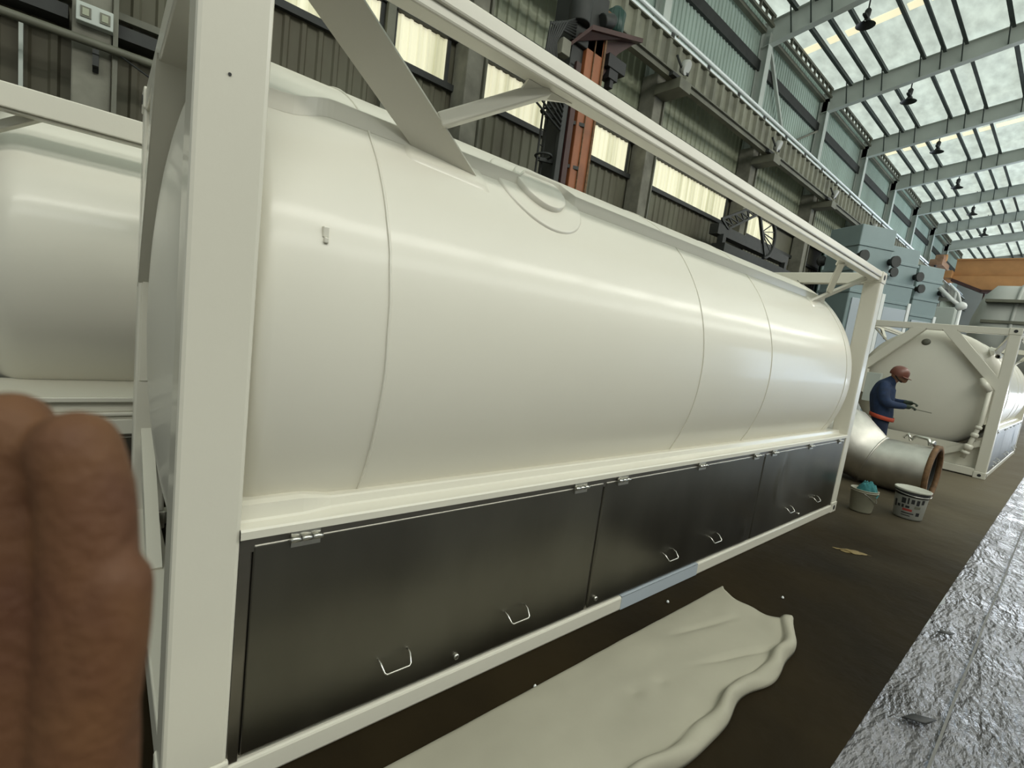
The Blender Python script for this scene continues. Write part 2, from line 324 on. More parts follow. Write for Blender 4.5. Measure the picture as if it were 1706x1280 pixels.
# crane runway on the columns
g = MB().box((X0, 6.98, 8.72), (X1, 7.0, 9.44)).box((X0, 6.82, 8.70), (X1, 7.16, 8.74)).box((X0, 6.86, 9.44), (X1, 7.12, 9.47))
gi = g.build('crane_runway_girder', GIRD); tag(gi, 'long olive steel crane runway girder with vertical stiffeners above the windows', 'girder')
gs = corrugated(X0, 58, 6.96, 8.76, 9.44, .48, .085); gs.build('stiffened_web', WEB, gi, fix=False)
ra = MB().box((X0, 6.93, 9.475), (X1, 7.02, 9.60)).build('crane_rail', GALV); tag(ra, 'bright polished crane rail along the top of the runway girder', 'rail')
for k in range(36): MB().box((X0 + 1 + k * 1.9, 6.90, 9.475), (X0 + 1.12 + k * 1.9, 7.05, 9.615)).build('rail_clip', DARK, ra)
hp = MB().tube([(X0, 7.16, 9.93), (X1, 7.16, 9.93)], .06, 10).build('conductor_pipe', GALV); tag(hp, 'pale bluish metal pipe running above the crane rail', 'pipe')
for x in CX[1:]: MB().beam((x + .4, 7.16, 9.0), (x + .4, 7.16, 9.9), .05, .05).build('stand', GIRD, hp)
tr = MB().box((X0, 6.70, 8.38), (X1, 6.72, 8.54)).box((X0, 6.63, 8.54), (X1, 6.79, 8.555)).box((X0, 6.63, 8.36), (X1, 6.79, 8.38)).build('trolley_beam', GIRD); tag(tr, 'thin olive trolley beam running below the crane runway girder', 'beam')
for k, x in enumerate(CX[2:7]):
    b = empty('lamp_bracket', (x - .1, 6.5, 8.385), 'floodlight cluster on the bracket of wall column %s from the near end' % ('three', 'four', 'five', 'six', 'seven')[k], 'light', 'floodlights on the column brackets')
    MB().tube([(-.3, 0, .45), (-.2, -.1, .2), (.15, -.1, .12), (.3, 0, .4)], .03, 8).build('hoop', DARK, b)
    MB().lathe([(0, .05), (.05, .15), (.16, .18), (.2, .16)], (-.05, 0, .3), (.2, -.8, -.4), 16, True, True).build('lamp_head', VESS, b)
    MB().box((-.35, .0, -.02), (.35, .12, .06)).build('base_plate', DARK, b)
# wall bracing, pipes and cable trays
vb = MB().beam((17.3, 7.5, 12.4), (19.9, 7.5, 9.75), .10, .10).build('wall_brace', LSTEEL); tag(vb, 'pale diagonal brace on the upper wall beside a steel column', 'brace')
MB().beam((19.9, 7.5, 9.8), (22.7, 7.5, 11.3), .07, .07).build('cross_rod', GIRD, vb)
sp = tag(MB().tube([(X0, 7.03, 4.30), (-1, 7.03, 4.31), (3.5, 7.03, 4.34), (9, 7.03, 4.34)], .05, 10).build('service_pipe', GIRD), 'olive service pipe fixed along the dark wall above the left tank', 'pipe')
MB().tube([(-.05, 7.02, 4.28), (.3, 7.02, 4.12), (.9, 7.02, 3.95), (1.6, 7.02, 3.95), (2.6, 7.02, 4.30)], .012, 6).build('slack_cable', DARK, sp)
tag(MB().box((X0, 7.30, 4.58), (-.55, 7.62, 4.74)).build('cable_tray', DARK), 'dark cable tray on the wall left of the first column', 'cable tray')
tag(MB().box((-.1, 7.30, 4.58), (5.1, 7.62, 4.74)).build('cable_tray.001', DARK), 'dark cable tray on the wall right of the first column', 'cable tray')
tag(MB().box((-1.0, 7.52, 0), (-.96, 7.6, 4.5)).build('drop_conduit', LSTEEL), 'thin pale vertical conduit on the dark wall above the left tank', 'conduit')
bx = MB().box((-.47, 7.02, 4.52), (-.12, 7.15, 4.74)).build('switch_box', LSTEEL, bevel=.01); tag(bx, 'small pale box with two square windows on the first column', 'electrical box')
for x in (-.43, -.25): MB().box((x, 7.005, 4.57), (x + .10, 7.02, 4.69)).build('window_pane', GIRD, bx); MB().box((x + .02, 6.998, 4.59), (x + .08, 7.006, 4.67)).build('gauge', CLADPALE, bx)
tag(MB().box((-.31, 6.98, 4.05), (-.25, 7.15, 4.24)).beam((-.28, 6.99, 4.2), (-.28, 7.14, 4.02), .06, .05).build('hook_bracket', DARK), 'black hook bracket on the first wall column under the pipe', 'bracket')

# ------------------------------------------------------------------ tank containers
CL, CW, CH = 6.04, 2.22, 2.591
def container(loc, label, rear=False, zc=1.41, extra=None, xs=.22, hd=.22, both=False):
    root = empty('tank_container', loc, label, 'tank container', 'white framed tank containers')
    R, yc = 1.1, 1.11
    # frame
    for ex in (0, 1):
        for sy in (0, 1):
            xa, xb = (0, .167) if ex == 0 else (CL - .15, CL)
            ya, yb = (0, .15) if sy == 0 else (CW - .15, CW)
            p = MB().box((xa, ya, .11), (xb, yb, CH - .11)).build('corner_post', PAINT, root, .012)
            for za, zb in ((0, .115), (CH - .115, CH)):
                m = MB(); e = .006
                x0, x1 = xa - e, xb + e; y0, y1 = ya - e, yb + e
                m.box((x0, y0, za), (x1, y1, zb))
                c = m.build('corner_casting', PAINT, p, .008)
            for z in (.055, CH - .055):
                if ex == 0: MB().lathe([(0, .026), (.004, .026)], (xa - .009, (ya + yb) / 2, z), (1, 0, 0), 16, True, True).build('casting_hole', BLACK, p)
                if sy == 0: MB().lathe([(0, .026), (.004, .026)], ((xa + xb) / 2, ya - .009, z), (0, 1, 0), 16, True, True).build('casting_hole', BLACK, p)
    for y0, y1, s in ((0, .09, 1), (CW - .09, CW, -1)):
        if rear: MB().box((.16, y0, CH - .150), (CL - .145, y1, CH - .006)).box((.16, y0 + .02, CH - .165), (CL - .145, y1, CH - .148)).build('top_rail', PAINT, root, .008)
        else: MB().box((.16, y0, CH - .062), (CL - .145, y1, CH - .006)).box((.16, y0 + .012, CH - .098), (CL - .145, y1 - .002, CH - .060)).build('top_rail', PAINT, root, .008)
        MB().box((.16, y0, 0.0), (CL - .145, y1, .085)).build('bottom_rail', PAINT, root, .010)
    for x0, x1 in ((0.004, .13), (CL - .13, CL - .004)):
        MB().box((x0, .145, CH - .125), (x1, CW - .145, CH - .01)).build('end_rail', PAINT, root, .008)
        MB().box((x0, .145, .02), (x1, CW - .145, .15)).build('end_rail', PAINT, root, .008)
        for s in ((0, 1) if both or x0 > 1 else (1,)):
            f = (lambda y: y) if s == 0 else (lambda y: CW - y)
            xm = (x0 + x1) / 2
            MB().quadplate((x0, f(.12), 1.50), (x0, f(.12), 1.70), (x0, f(.80), CH - .1), (x0, f(1.0), CH - .1), .012).quadplate((x0, f(.12), 1.50), (x1, f(.12), 1.50), (x1, f(1.0), CH - .1), (x0, f(1.0), CH - .1), .012).quadplate((x0, f(.12), 1.70), (x1, f(.12), 1.70), (x1, f(.80), CH - .1), (x0, f(.80), CH - .1), .012).build('corner_brace', PAINT, root)
            MB().beam((xm, f(.12), .62), (xm, f(.95), .12), .10, .06, (1, 0, 0)).build('lower_brace', PAINT, root)
    # diagonal plates from the corners to the shell, with struts to the rail
    for ex in (0, 1):
        for sy in (0, 1):
            mx = (lambda x: x) if ex == 0 else (lambda x: CL - x)
            my = (lambda y: y) if sy == 0 else (lambda y: CW - y)
            P = lambda x, y, z: (mx(x), my(y), z)
            MB().quadplate(P(.77, .345, 2.19), P(1.06, .31, 2.155), P(.303, .06, 2.535), P(.152, .13, 2.509), .022).build('diagonal_plate', PAINT, root)
            MB().beam(P(.80, .24, 2.285), P(1.17, .07, 2.50), .05, .055).build('strut', PAINT, root, .006)
            MB().quadplate(P(1.06, .06, 2.495), P(1.30, .06, 2.495), P(1.17, .115, 2.475), P(1.06, .115, 2.455), .01).build('gusset', PAINT, root)
            def pad(u, v):
                a = math.radians(131 + 8.5 * v + 2 * u); x = .70 + .39 * u; rr = R + .008 - .012 * (u in (0, 1) or v in (0, 1))
                return P(x, yc + rr * math.cos(a), 1.41 + rr * math.sin(a))
            if zc == 1.41: MB().grid(pad, 16, 8).build('support_pad', PAINT, root)
    # tank
    prof = []
    for k in range(13):
        a = PI / 2 * k / 12; prof.append((xs - hd * math.cos(a) ** 1.0, max(R * math.sin(a), .001)))
    prof += [(x, R) for x in [xs + (CL - .42 - xs) * k / 24 for k in range(1, 25)]]
    for k in range(11, -1, -1):
        a = PI / 2 * k / 12; prof.append((CL - .42 + .40 * math.cos(a), max(R * math.sin(a), .001)))
    MB().lathe(prof, (0, yc, zc), (1, 0, 0), 128).build('tank_shell', TANKP, root)
    for i, x in enumerate((.57, 2.645, 3.66, 5.47)):
        rr = R + .0015
        MB().tube([(x + .004 * noise.noise((k * .4, i, 0)), yc + rr * math.cos(2 * PI * k / 120), zc + rr * math.sin(2 * PI * k / 120)) for k in range(120)], (.005, .0035, .003, .003)[i], 6, closed=True).build('weld_seam', TANKP, root)
    dz = zc - 1.41
    dp = [(.20, .292, 2.140), (.27, .294, 2.144)] + [(.28 + .02 * q, .295 + .045 * (q * q * (3 * 8 - 2 * q)) / 512, 2.146 + .049 * (q * q * (24 - 2 * q)) / 512) for q in range(1, 9)] + [(.75, .342, 2.197), (1.30, .348, 2.200)]
    dp2 = [(1.37, .40, 2.25), (1.60, .40, 2.25), (1.68, .348, 2.202), (3.0, .342, 2.197), (5.45, .342, 2.197)]
    def bar(pts):
        m = MB(); q = []
        for x, y, z in pts: q += [(x, y - .012, z - .012 + dz), (x, y - .012, z + .052 + dz), (x, y + .06, z + .052 + dz), (x, y + .03, z - .03 + dz)]
        n = len(pts); fs = []
        for i in range(n - 1):
            for k in range(4): fs.append((4 * i + k, 4 * i + (k + 1) % 4, 4 * i + 4 + (k + 1) % 4, 4 * i + 4 + k))
        fs += [(0, 1, 2, 3), tuple(range(4 * n - 4, 4 * n))[::-1]]
        return m.add(q, fs)
    if not rear: bar(dp + dp2).build('drip_bar', TANKP, root, .004)
    def conf(cx, ca, prof_, n=48):
        m = MB(); vs = []
        for r, h in prof_:
            for k in range(n):
                a = 2 * PI * k / n; s = r * math.sin(a); x = cx + r * math.cos(a); an = math.radians(ca) + s / R
                vs.append((x, yc + (R + h) * math.cos(an), zc + (R + h) * math.sin(an)))
        fs = [(i * n + k, i * n + (k + 1) % n, (i + 1) * n + (k + 1) % n, (i + 1) * n + k) for i in range(len(prof_) - 1) for k in range(n)]
        m.add(vs, fs, True); m.add(vs[-n:], [tuple(range(n))]); return m
    if not rear:
        np_ = conf(1.44, 133, [(.268, -.004), (.264, .007), (.255, .010), (.15, .010)]).build('nozzle_pad', TANKP, root)
        conf(1.435, 133, [(.150, .005), (.148, .034), (.140, .036), (.05, .036)]).build('nozzle_cover', TANKP, root)
        stb = MB().lathe([(0, .034), (.10, .034), (.104, .030), (.104, .019), (.06, .019)], (.10, .225, 2.10 + dz), (1, -.15, 0), 20).build('nozzle_stub', TANKP, root)
        MB().lathe([(0, .019), (.002, .019)], (.19, .212, 2.10 + dz), (1, -.15, 0), 16, True, True).build('bore', BLACK, stb)
        MB().box((.352, .050, 1.735 + dz), (.366, .085, 1.752 + dz)).box((.350, .060, 1.752 + dz), (.368, .09, 1.785 + dz)).build('lug', TANKP, root, .003)
        if both: MB().lathe([(0, .07), (.02, .07), (.05, .05), (.055, .02)], (xs - hd * .58, yc + .10, zc + .83), (-1, 0, .55), 20, True, True).build('head_nozzle', GIRD, root)
    # skirt and cabinets
    if not rear:
        def sk(u, v):
            x = .165 + u * (CL - .31); t = max(0, min(1, (.47 - x) / .12)); t = t * t * (3 - 2 * t) * .020
            return [(x, .004, .838), (x, -.006, .842), (x, -.006, .866), (x, 0, .872), (x, .066 - t, .872), (x, .074 - t, .878), (x, .080 - t, .902 + t), (x, .088, .907 + t), (x, .096, .904 + t), (x, .20, .897 + t)][round(v * 9)]
        MB().grid(sk, 120, 9, False).build('skirt', PAINT, root)
        zt, zb = .835, .088
    else:
        for za, zb_, y in ((.655, .69, 0), (.58, .655, .04), (.555, .58, 0), (.53, .555, .02), (.42, .53, .004)):
            MB().box((.165, y, za), (CL - .15, y + .2, zb_)).build('skirt_rail', PAINT, root, .006)
        MB().quadplate((.165, .02, .688), (CL - .15, .02, .688), (CL - .15, .46, .735), (.165, .46, .735), .008).build('skirt', PAINT, root)  # sloped panel added here to bounce light onto the dark shell bottom
        zt, zb = .42, .088
    fr = MB().box((.165, .022, zb), (CL - .15, .04, zt)).box((.168, .010, zt - .04), (CL - .152, .024, zt)).box((.168, .010, zb), (.20, .024, zt - .04)).box((CL - .18, .010, zb), (CL - .152, .024, zt - .04))
    fr.build('cabinet_frame', STEELF, root, .002)
    doors = [(.204, 1.85, (.353, 1.665), (.716, 1.33), (1.016,)), (1.872, 3.85, (2.007, 2.858, 3.69), (2.62, 3.20), (1.93,)), (3.872, CL - .185, (4.03, 4.86, 5.70), (4.58, 5.265), (4.9,))]
    for di, (xa, xb, hg, hd, kh) in enumerate(doors):
        ztop = zt - .018 if not rear else zt - .02
        def door(u, v):
            u = 0 if u < .004 else 1 if u > .996 else (.002 if u < .017 else .005 if u < .03 else .998 if u > .983 else .995 if u > .97 else u); v = 0 if v < .01 else 1 if v > .99 else (.006 if v < .05 else .016 if v < .09 else .994 if v > .95 else .984 if v > .91 else v)
            x = xa + u * (xb - xa); z = zb + .012 + v * (ztop - zb - .012)
            e = u in (0, 1) or v in (0, 1)
            y = .006 + .0022 * noise.noise((x * 1.7, z * 2.6, di)) + .0009 * noise.noise((x * 7, z * 5, di + 9))
            if di == 2: y += -.010 * math.exp(-((x - (4.27 + .05 * math.sin(z * 9))) / .035) ** 2) * math.exp(-((z - .55) / .17) ** 4) + .006 * math.exp(-((x - 4.36) / .05) ** 2) * math.exp(-((z - .55) / .17) ** 4)
            if di == 1: y += -.008 * math.exp(-(((x - 3.72) / .04) ** 2 + ((z - .22) / .05) ** 2))
            return (x, .022 if e else y, z)
        d = MB().grid(door, 90, 28).build('cabinet_door', STEEL, root)
        for h in hg:
            m = MB().box((h - .045, .002, ztop + .003), (h + .045, .010, ztop + .030)).box((h - .045, -.002, ztop - .028), (h + .045, .006, ztop - .003))
            for q in range(3): m.tube([(h - .05 + q * .034, -.008, ztop), (h - .019 + q * .034, -.008, ztop)], .009, 10)
            m.build('hinge', CHROME, d)
        for h in hd:
            z = .235 if not rear else .2
            MB().tube([(h - .062, .008, z + .036), (h - .060, -.016, z + .030), (h - .054, -.040, z + .006), (h - .046, -.044, z), (h + .046, -.044, z), (h + .054, -.040, z + .006), (h + .060, -.016, z + .030), (h + .062, .008, z + .036)], .0035, 8).build('handle', CHROME, d)
        for h in kh:
            MB().lathe([(0, .013), (.012, .012), (.014, .007)], (h, .008, .148), (0, -1, 0), 14, True, True).build('lock', CHROME, d)
    if extra: extra(root)
    return root

def near_extra(root):
    m = MB().box((2.18, -.002, .004), (3.05, .012, .0872)).box((2.18, -.002, .0845), (3.05, .085, .0875))
    tag(m.build('protective_film', BLUEL, root), 'pale blue protective film')
    MB().lathe([(0, .004), (.002, .004)], (.075, -.0005, 2.085), (0, -1, 0), 10, True, True).build('bolt_hole', BLACK, root)
    MB().box((.02, CW - .156, .95), (.10, CW - .148, 1.56)).build('data_plate', PAINT, root, .002)
container((0, 0, 0), 'large white tank container filling the frame, dark stainless cabinet doors along its base', extra=near_extra)
container((-1.58, 2.85, 0), 'white tank container behind the large one, seen at the far left above the finger', rear=True, zc=1.60, xs=1.03, hd=.45)
def far_extra(root):
    MB().tube([(-.03, .20, 1.52), (-.03, .21, .95), (-.03, .27, .62), (-.03, .33, .30)], .035, 12).build('drain_pipe', PAINT, root)
    for p, r, h in (((-.03, .225, .86), .05, .03), ((-.03, .25, .72), .055, .04), ((-.03, .29, .50), .065, .05), ((-.03, .31, .40), .06, .03)):
        MB().lathe([(-h, r * .7), (-h * .6, r), (h * .6, r), (h, r * .7)], p, (0, .2, -1), 14, True, True).build('valve', PAINT, root)
    MB().tube([(-.02, .20, 1.50), (-.05, .28, 1.60), (-.02, .34, 1.70)], [.05, .06, .03], 12).build('vent_fitting', PAINT, root)
    MB().box((.135, .15, .10), (.15, CW - .15, .52)).build('base_pan', PAINT, root)
    bx = MB().box((-.16, 1.93, 1.16), (-.02, 2.17, 1.62)).build('document_box', PAINT, root, .006)
    MB().box((-.14, 1.70, 1.0), (-.01, 1.93, 1.56)).build('control_cabinet', LSTEEL, root, .006)
container((11.34, -.73, 0), 'white tank container at the far right, rounded head facing us behind the worker', extra=far_extra, xs=.40, hd=.34, both=True)

# ------------------------------------------------------------------ rust-orange mast by the wall
mast = empty('column_boom', (6.47, 5.5, 0), 'tall rust-orange welding mast with dark motor platform, rising behind the large tank', 'mast')
MB().box((-.12, -.30, .05), (.34, .30, 7.0)).build('mast_column', ORANGE, mast, .015)
MB().box((.06, -.325, .05), (.075, -.298, 7.0)).box((.30, -.33, .05), (.345, -.298, 7.0)).build('guide_rail', RUST, mast)
MB().box((-.42, -.22, .05), (-.12, .26, 6.6)).box((-.50, -.30, .05), (-.38, -.22, 6.2)).build('cable_channel', DARK, mast, .01)
MB().box((-.34, -.32, 3.6), (-.22, -.26, 6.3)).build('channel_cover', MAROON, mast)
MB().box((-.8, -.6, 0), (.8, .6, .06)).build('base_plate', RUST, mast)
pf = MB().add([(-.55, -.34, 6.45), (-.3, -.55, 6.75), (1.25, -.40, 7.28), (1.05, .35, 7.30), (-.5, .4, 6.75),
               (-.55, -.34, 6.52), (-.3, -.55, 6.83), (1.25, -.40, 7.36), (1.05, .35, 7.38), (-.5, .4, 6.83)],
              [(0, 1, 2, 3, 4), (9, 8, 7, 6, 5), (0, 5, 6, 1), (1, 6, 7, 2), (2, 7, 8, 3), (3, 8, 9, 4), (4, 9, 5, 0)]).quadplate((.34, -.2, 6.2), (.34, -.2, 6.95), (1.2, -.3, 7.3), (.75, -.25, 6.9), .03).build('platform', MAROON, mast)
mo = MB().lathe([(0, .12), (.02, .19), (.42, .19), (.46, .12), (.52, .10)], (.78, 0, 7.32), (.12, 0, 1), 24, True, True).build('motor', GREEN, mast)
fin = MB()
for k in range(10):
    a = 2 * PI * k / 10; fin.box((.78 + .19 * math.cos(a) - .01, .19 * math.sin(a) - .01, 7.36), (.78 + .21 * math.cos(a) + .01, .21 * math.sin(a) + .01, 7.72))
fin.build('cooling_fin', GREEN, mo)
MB().box((.42, -.18, 7.28), (.58, .12, 7.55)).build('terminal_box', RUST, mast, .01)
MB().box((-.5, -.3, 6.6), (.3, .25, 7.6)).lathe([(0, .2), (.5, .2)], (-.35, -.25, 6.9), (0, 0, 1), 18, True, True).lathe([(0, .12), (.3, .12)], (.1, -.35, 7.15), (.9, 0, .4), 16, True, True).build('gear_housing', DARK, mast, .02)
MB().box((.44, -.34, 6.55), (.95, -.1, 6.78)).box((.52, -.32, 6.38), (.78, -.12, 6.56)).box((.60, -.3, 6.24), (.70, -.15, 6.40)).build('limit_switch', BLACK, mast, .01)
for k in range(7):
    x = -.62 - .06 * k; MB().tube([(-.45, -.3, 6.95 - .05 * k), (x - .1, -.35, 6.75 - .03 * k), (x - .28 + .03 * k, -.34, 6.35), (x - .16, -.32, 5.9 - .1 * k), (-.5, -.3, 5.55 - .08 * k)], .022, 6).build('hose', DARK, mast)
MB().box((-.82, -.42, 6.2), (-.62, -.28, 6.45)).build('junction_box', CONC, mast, .01)
lad = MB()
for x in (-.70, -.58): lad.box((x - .014, -.014, 2.2), (x + .014, .014, 6.1))
for k in range(14): lad.tube([(-.70, 0, 2.4 + k * .27), (-.58, 0, 2.4 + k * .27)], .011, 6)
lad.build('ladder', DARK, mast)
for z in (3.1, 3.85, 4.62, 5.38):
    MB().tube([(-.66 + .13 * math.cos(a), -.16 * math.sin(a) - .12, z) for a in [PI * 2 * k / 20 for k in range(20)]], .022, 6, closed=True).build('safety_hoop', DARK, mast)
    MB().beam((-.66, -.02, z - .04), (.05, -.32, z - .04), .05, .06).build('ladder_bracket', DARK, mast)

# lattice boom and dark shelf in front of the fourth bay's window
tb = empty('lattice_boom', (17.0, 6.72, 5.70), 'black lattice boom with a spoked end ring silhouetted against a window', 'boom')
m = MB()
a0, a1 = Vector((-2.2, 0, .05)), Vector((0.1, 0, 1.05)); b0, b1 = Vector((-1.7, 0, -.15)), Vector((.25, 0, .80))
m.beam(a0, a1, .07, .07); m.beam(b0, b1, .07, .07); m.beam(a0, b0, .06, .06)
for k in range(6):
    t0 = k / 6; t1 = (k + 1) / 6; m.beam(a0.lerp(a1, t0), b0.lerp(b1, t1), .035, .035); m.beam(b0.lerp(b1, t1), a0.lerp(a1, t1), .035, .035)
m.beam((.15, 0, 1.0), (1.25, 0, -.45), .09, .09)
m.build('lattice', DARK, tb)
rg = MB().tube([(1.0 + .85 * math.cos(a), 0, .15 + .72 * math.sin(a)) for a in [-1.35 + 2.9 * k / 16 for k in range(17)]], .06, 8)
for a in (-1.0, -.6, -.25, .1, .5, .95): rg.beam((.72, 0, .28), (1.0 + .85 * math.cos(a), 0, .15 + .72 * math.sin(a)), .03, .03)
rg.build('spoked_ring', DARK, tb)
MB().box((-2.3, .0, -.42), (3.4, .3, -.1)).box((-2.2, -.25, -1.0), (3.2, .2, -.7)).box((-2.2, -.3, -1.5), (3.2, .2, -1.1)).build('support_beam', DARK, tb)
for x in (-2.0, 3.0): MB().box((x - .1, -.1, -6.0), (x + .1, .1, -.4)).build('post', DARK, tb)
tag(MB().box((24.9, 7.05, 0), (27.8, 7.12, 7.4)).box((24.9, 7.0, 0), (24.98, 7.14, 7.4)).box((27.72, 7.0, 0), (27.8, 7.14, 7.4)).build('partition_sheet', TEAL), 'dark teal sheet partition against the wall beside the last window', 'partition')

# blue-grey boxes
def bluebox(x, y, w, d, h, rz, lab):
    r = empty('steel_module', (x, y, 0), lab, 'machine module', 'tall blue-grey modules', rz)
    MB().box((-w / 2, -d / 2, 0), (w / 2, d / 2, h)).build('housing', BLUEG, r, .03)
    m = MB()
    for z in (h - .62, h - 1.35, h - 2.0): m.box((-w / 2 - .03, -d / 2 - .03, z), (w / 2 + .03, d / 2 + .03, z + .09))
    m.build('band', BLUEG, r, .01)
    MB().box((-w / 2 + .12, -d / 2 - .035, .4), (w / 2 - .12, -d / 2 - .003, h - 2.15)).build('door_panel', BLUEL, r, .01)
    MB().box((w / 2 - .10, -d / 2 - .05, 0), (w / 2 + .03, -d / 2 + .06, h - 1.9)).build('edge_tube', WHITE, r, .01)
    for sx, sy in ((-1, -1), (-1, 1), (1, -1)):
        p = MB().lathe([(0, .10), (.14, .10), (.15, .17), (.22, .17)], (sx * (w / 2 - .05), sy * (d / 2), h - .95), (0, sy, 0), 16, True, True).build('lifting_pin', DARK, r)
    return r
bluebox(17.7, 3.62, 1.25, 1.15, 5.85, -.50, 'blue-grey steel module with black lifting pins, tallest and nearest of the three')
bluebox(21.9, 3.79, 1.25, 1.15, 6.08, -.50, 'blue-grey steel module with black lifting pins, middle of the three')
bluebox(25.0, 3.52, 1.25, 1.15, 5.96, -.50, 'blue-grey steel module with black lifting pins, smallest and farthest of the three')

# far objects
v = empty('storage_vessel', (31.5, -.3, 0), 'large pale grey horizontal vessel beyond the far tank container', 'vessel')
pr = [(-.65, .1), (-.6, 1.0), (-.35, 1.85), (0, 2.3)] + [(k * .5, 2.3) for k in range(1, 19)]
MB().lathe([(h, r_) for h, r_ in pr], (0, 2.0, 3.95), (0, -1, 0), 48, True, True).build('vessel_shell', VESS, v)
for yy in (1.2, -1, -4): MB().lathe([(0, 2.305), (0, 2.36), (.12, 2.36), (.12, 2.305)], (0, yy, 3.95), (0, -1, 0), 48).build('stiffening_ring', VESS, v)
for zz, rr in ((5.3, .06), (4.4, .06)): MB().box((-2.36, -6, zz - rr), (-1.70, 2.1, zz + rr)).build('rail', GIRD, v)
for yy in (.8, -3.5): MB().box((-1.2, yy - .2, 0), (1.2, yy + .2, 1.9)).build('saddle', GIRD, v)
ar = empty('pipe_davit', (23.3, 2.0, 0), 'white pipe davit arm beside the grey-blue modules', 'davit')
MB().tube([(0, .45, 4.95), (0, .05, 4.55), (0, -.28, 4.28)], .07, 10).build('arm', WHITE, ar)
MB().tube([(0, .15, 5.05), (0, -.12, 4.75), (0, -.28, 4.3)], .035, 8).tube([(0, -.05, 4.8), (0, -.05, 4.5)], .03, 8).build('stay', WHITE, ar)
MB().tube([(0, -.26, 4.36), (0, -.24, 2.0), (0, -.24, 0)], .06, 10).build('post', WHITE, ar)
MB().lathe([(-.16, .05), (-.1, .14), (.1, .14), (.16, .05)], (0, -.27, 4.3), (0, 1, -.6), 14, True, True).build('elbow_joint', WHITE, ar)
cb = MB().box((26.3, 2.3, 0), (27.0, 3.0, 4.6)).build('grey_cabinet', LSTEEL, bevel=.02); tag(cb, 'plain grey cabinet standing between the modules and the davit', 'cabinet')
ck = empty('overhead_crane', (52, 0, 0), 'orange overhead travelling crane spanning the hall at the far end', 'crane')
MB().box((-.35, YR + .8, 9.95), (.35, 6.5, 11.3)).box((-.5, YR + .8, 11.2), (.5, 6.5, 11.32)).build('front_girder', ORANGEC, ck, .02)
MB().quadplate((-.45, 6.5, 9.95), (-.45, 6.5, 9.7), (-.45, 4.6, 8.85), (-.45, 4.6, 9.95), .5).box((-.7, YR + 1, 8.85), (-.2, 4.6, 9.95)).build('rear_girder', ORANGEC, ck, .02)
MB().box((-.95, YR + 1, 8.66), (-.1, 4.6, 8.86)).beam((-.5, 4.6, 8.76), (-.5, 6.5, 9.62), .8, .2).build('lower_flange', MAROON, ck)
MB().box((-1.2, 6.5, 9.72), (1.6, 7.1, 10.3)).build('end_carriage', ORANGEC, ck, .02)
hk = empty('hook_block', (51.5, 4.3, 0), 'small faded red hook block hanging under the orange crane', 'hook block')
MB().box((-.25, -.3, 6.9), (.25, .3, 7.6)).build('block', PINK, hk, .03)
MB().tube([(0, -.15, 7.6), (0, -.15, 8.66)], .05, 6).tube([(0, .15, 7.6), (0, .15, 8.66)], .05, 6).build('wire_rope', MAROON, hk)
MB().tube([(0, 0, 6.9), (0, 0, 6.6), (0, .18, 6.45), (0, .05, 6.25), (0, -.15, 6.4)], .06, 8).build('hook', DARK, hk)
tm = empty('end_truck', (47, 6.75, 9.72), 'dusty orange crane trolley parked on the rail near the far end', 'crane trolley')
MB().box((-1.3, -.4, .1), (1.3, .35, .5)).box((-.6, -.3, .5), (.4, .2, .95)).build('frame', RUSTP, tm, .03)
MB().lathe([(0, .26), (.5, .26)], (.2, -.35, .85), (0, 1, 0), 16, True, True).build('drum', ORANGEC, tm)
for x in (-1, 1): MB().lathe([(0, .22), (.12, .22)], (x, -.05, .2), (0, 1, 0), 16, True, True).build('wheel', DARK, tm)

# hanging lamps
for k in range(6):
    x = CX[3 + k] + .55
    l = empty('pendant_lamp', (x, 4.72, 12.28), 'small dark pendant lamp hanging under the roof, %s from the near end' % ('first', 'second', 'third', 'fourth', 'fifth', 'sixth')[k], 'lamp', 'pendant lamps under the roof')
    MB().tube([(0, 0, .3), (0, 0, 1.25)], .022, 6).build('cable', DARK, l)
    MB().lathe([(0, .05), (.12, .08), (.26, .09), (.32, .05)], (0, 0, 0), (0, 0, 1), 14, True, True).build('ballast_housing', DARK, l)
    MB().lathe([(0, .07), (-.08, .12), (-.16, .26), (-.17, .27)], (0, 0, 0), (0, 0, 1), 18).build('shade', DARK, l)
    MB().box((-.26, -.05, .02), (.26, .05, .08)).build('bracket', DARK, l)

# ------------------------------------------------------------------ things on the floor by the far post
pp = empty('pipe_elbow', (8.15, -.43, 0), 'big dull stainless pipe bend lying on the floor behind the far post', 'pipe')
dv = Vector((.03, 1.0, 0)).normalized(); sd = Vector((dv.y, -dv.x, 0))
def ringpts(c, r, ax, n=48):
    ax = Vector(ax).normalized(); x = ax.cross(Vector((0, 0, 1))).normalized(); y = x.cross(ax)
    return [Vector(c) + (x * math.cos(2 * PI * k / n) + y * math.sin(2 * PI * k / n)) * r for k in range(n)]
def loft(rings):
    m = MB(); n = len(rings[0]); m.add([v for r in rings for v in r], [(i * n + k, i * n + (k + 1) % n, (i + 1) * n + (k + 1) % n, (i + 1) * n + k) for i in range(len(rings) - 1) for k in range(n)], True); return m
r0 = .345
c0 = Vector((0, 0, r0)); c1 = c0 + dv * .62; seam_ax = (dv + Vector((0, 0, .28))).normalized()
loft([ringpts(c0, r0, dv), ringpts(c0 + dv * .3, r0, dv), ringpts(c0 + dv * .45, r0, dv), ringpts(c1, r0 * 1.02, seam_ax), ]).build('pipe_section', PIPEM, pp)
loft([ringpts(c0 + dv * .01, r0 - .015, dv), ringpts(c0 + dv * .56, r0 - .015, dv)]).build('pipe_bore', DARK, pp, fix=False)
c2 = c1 + Vector((.05, .44, .17))
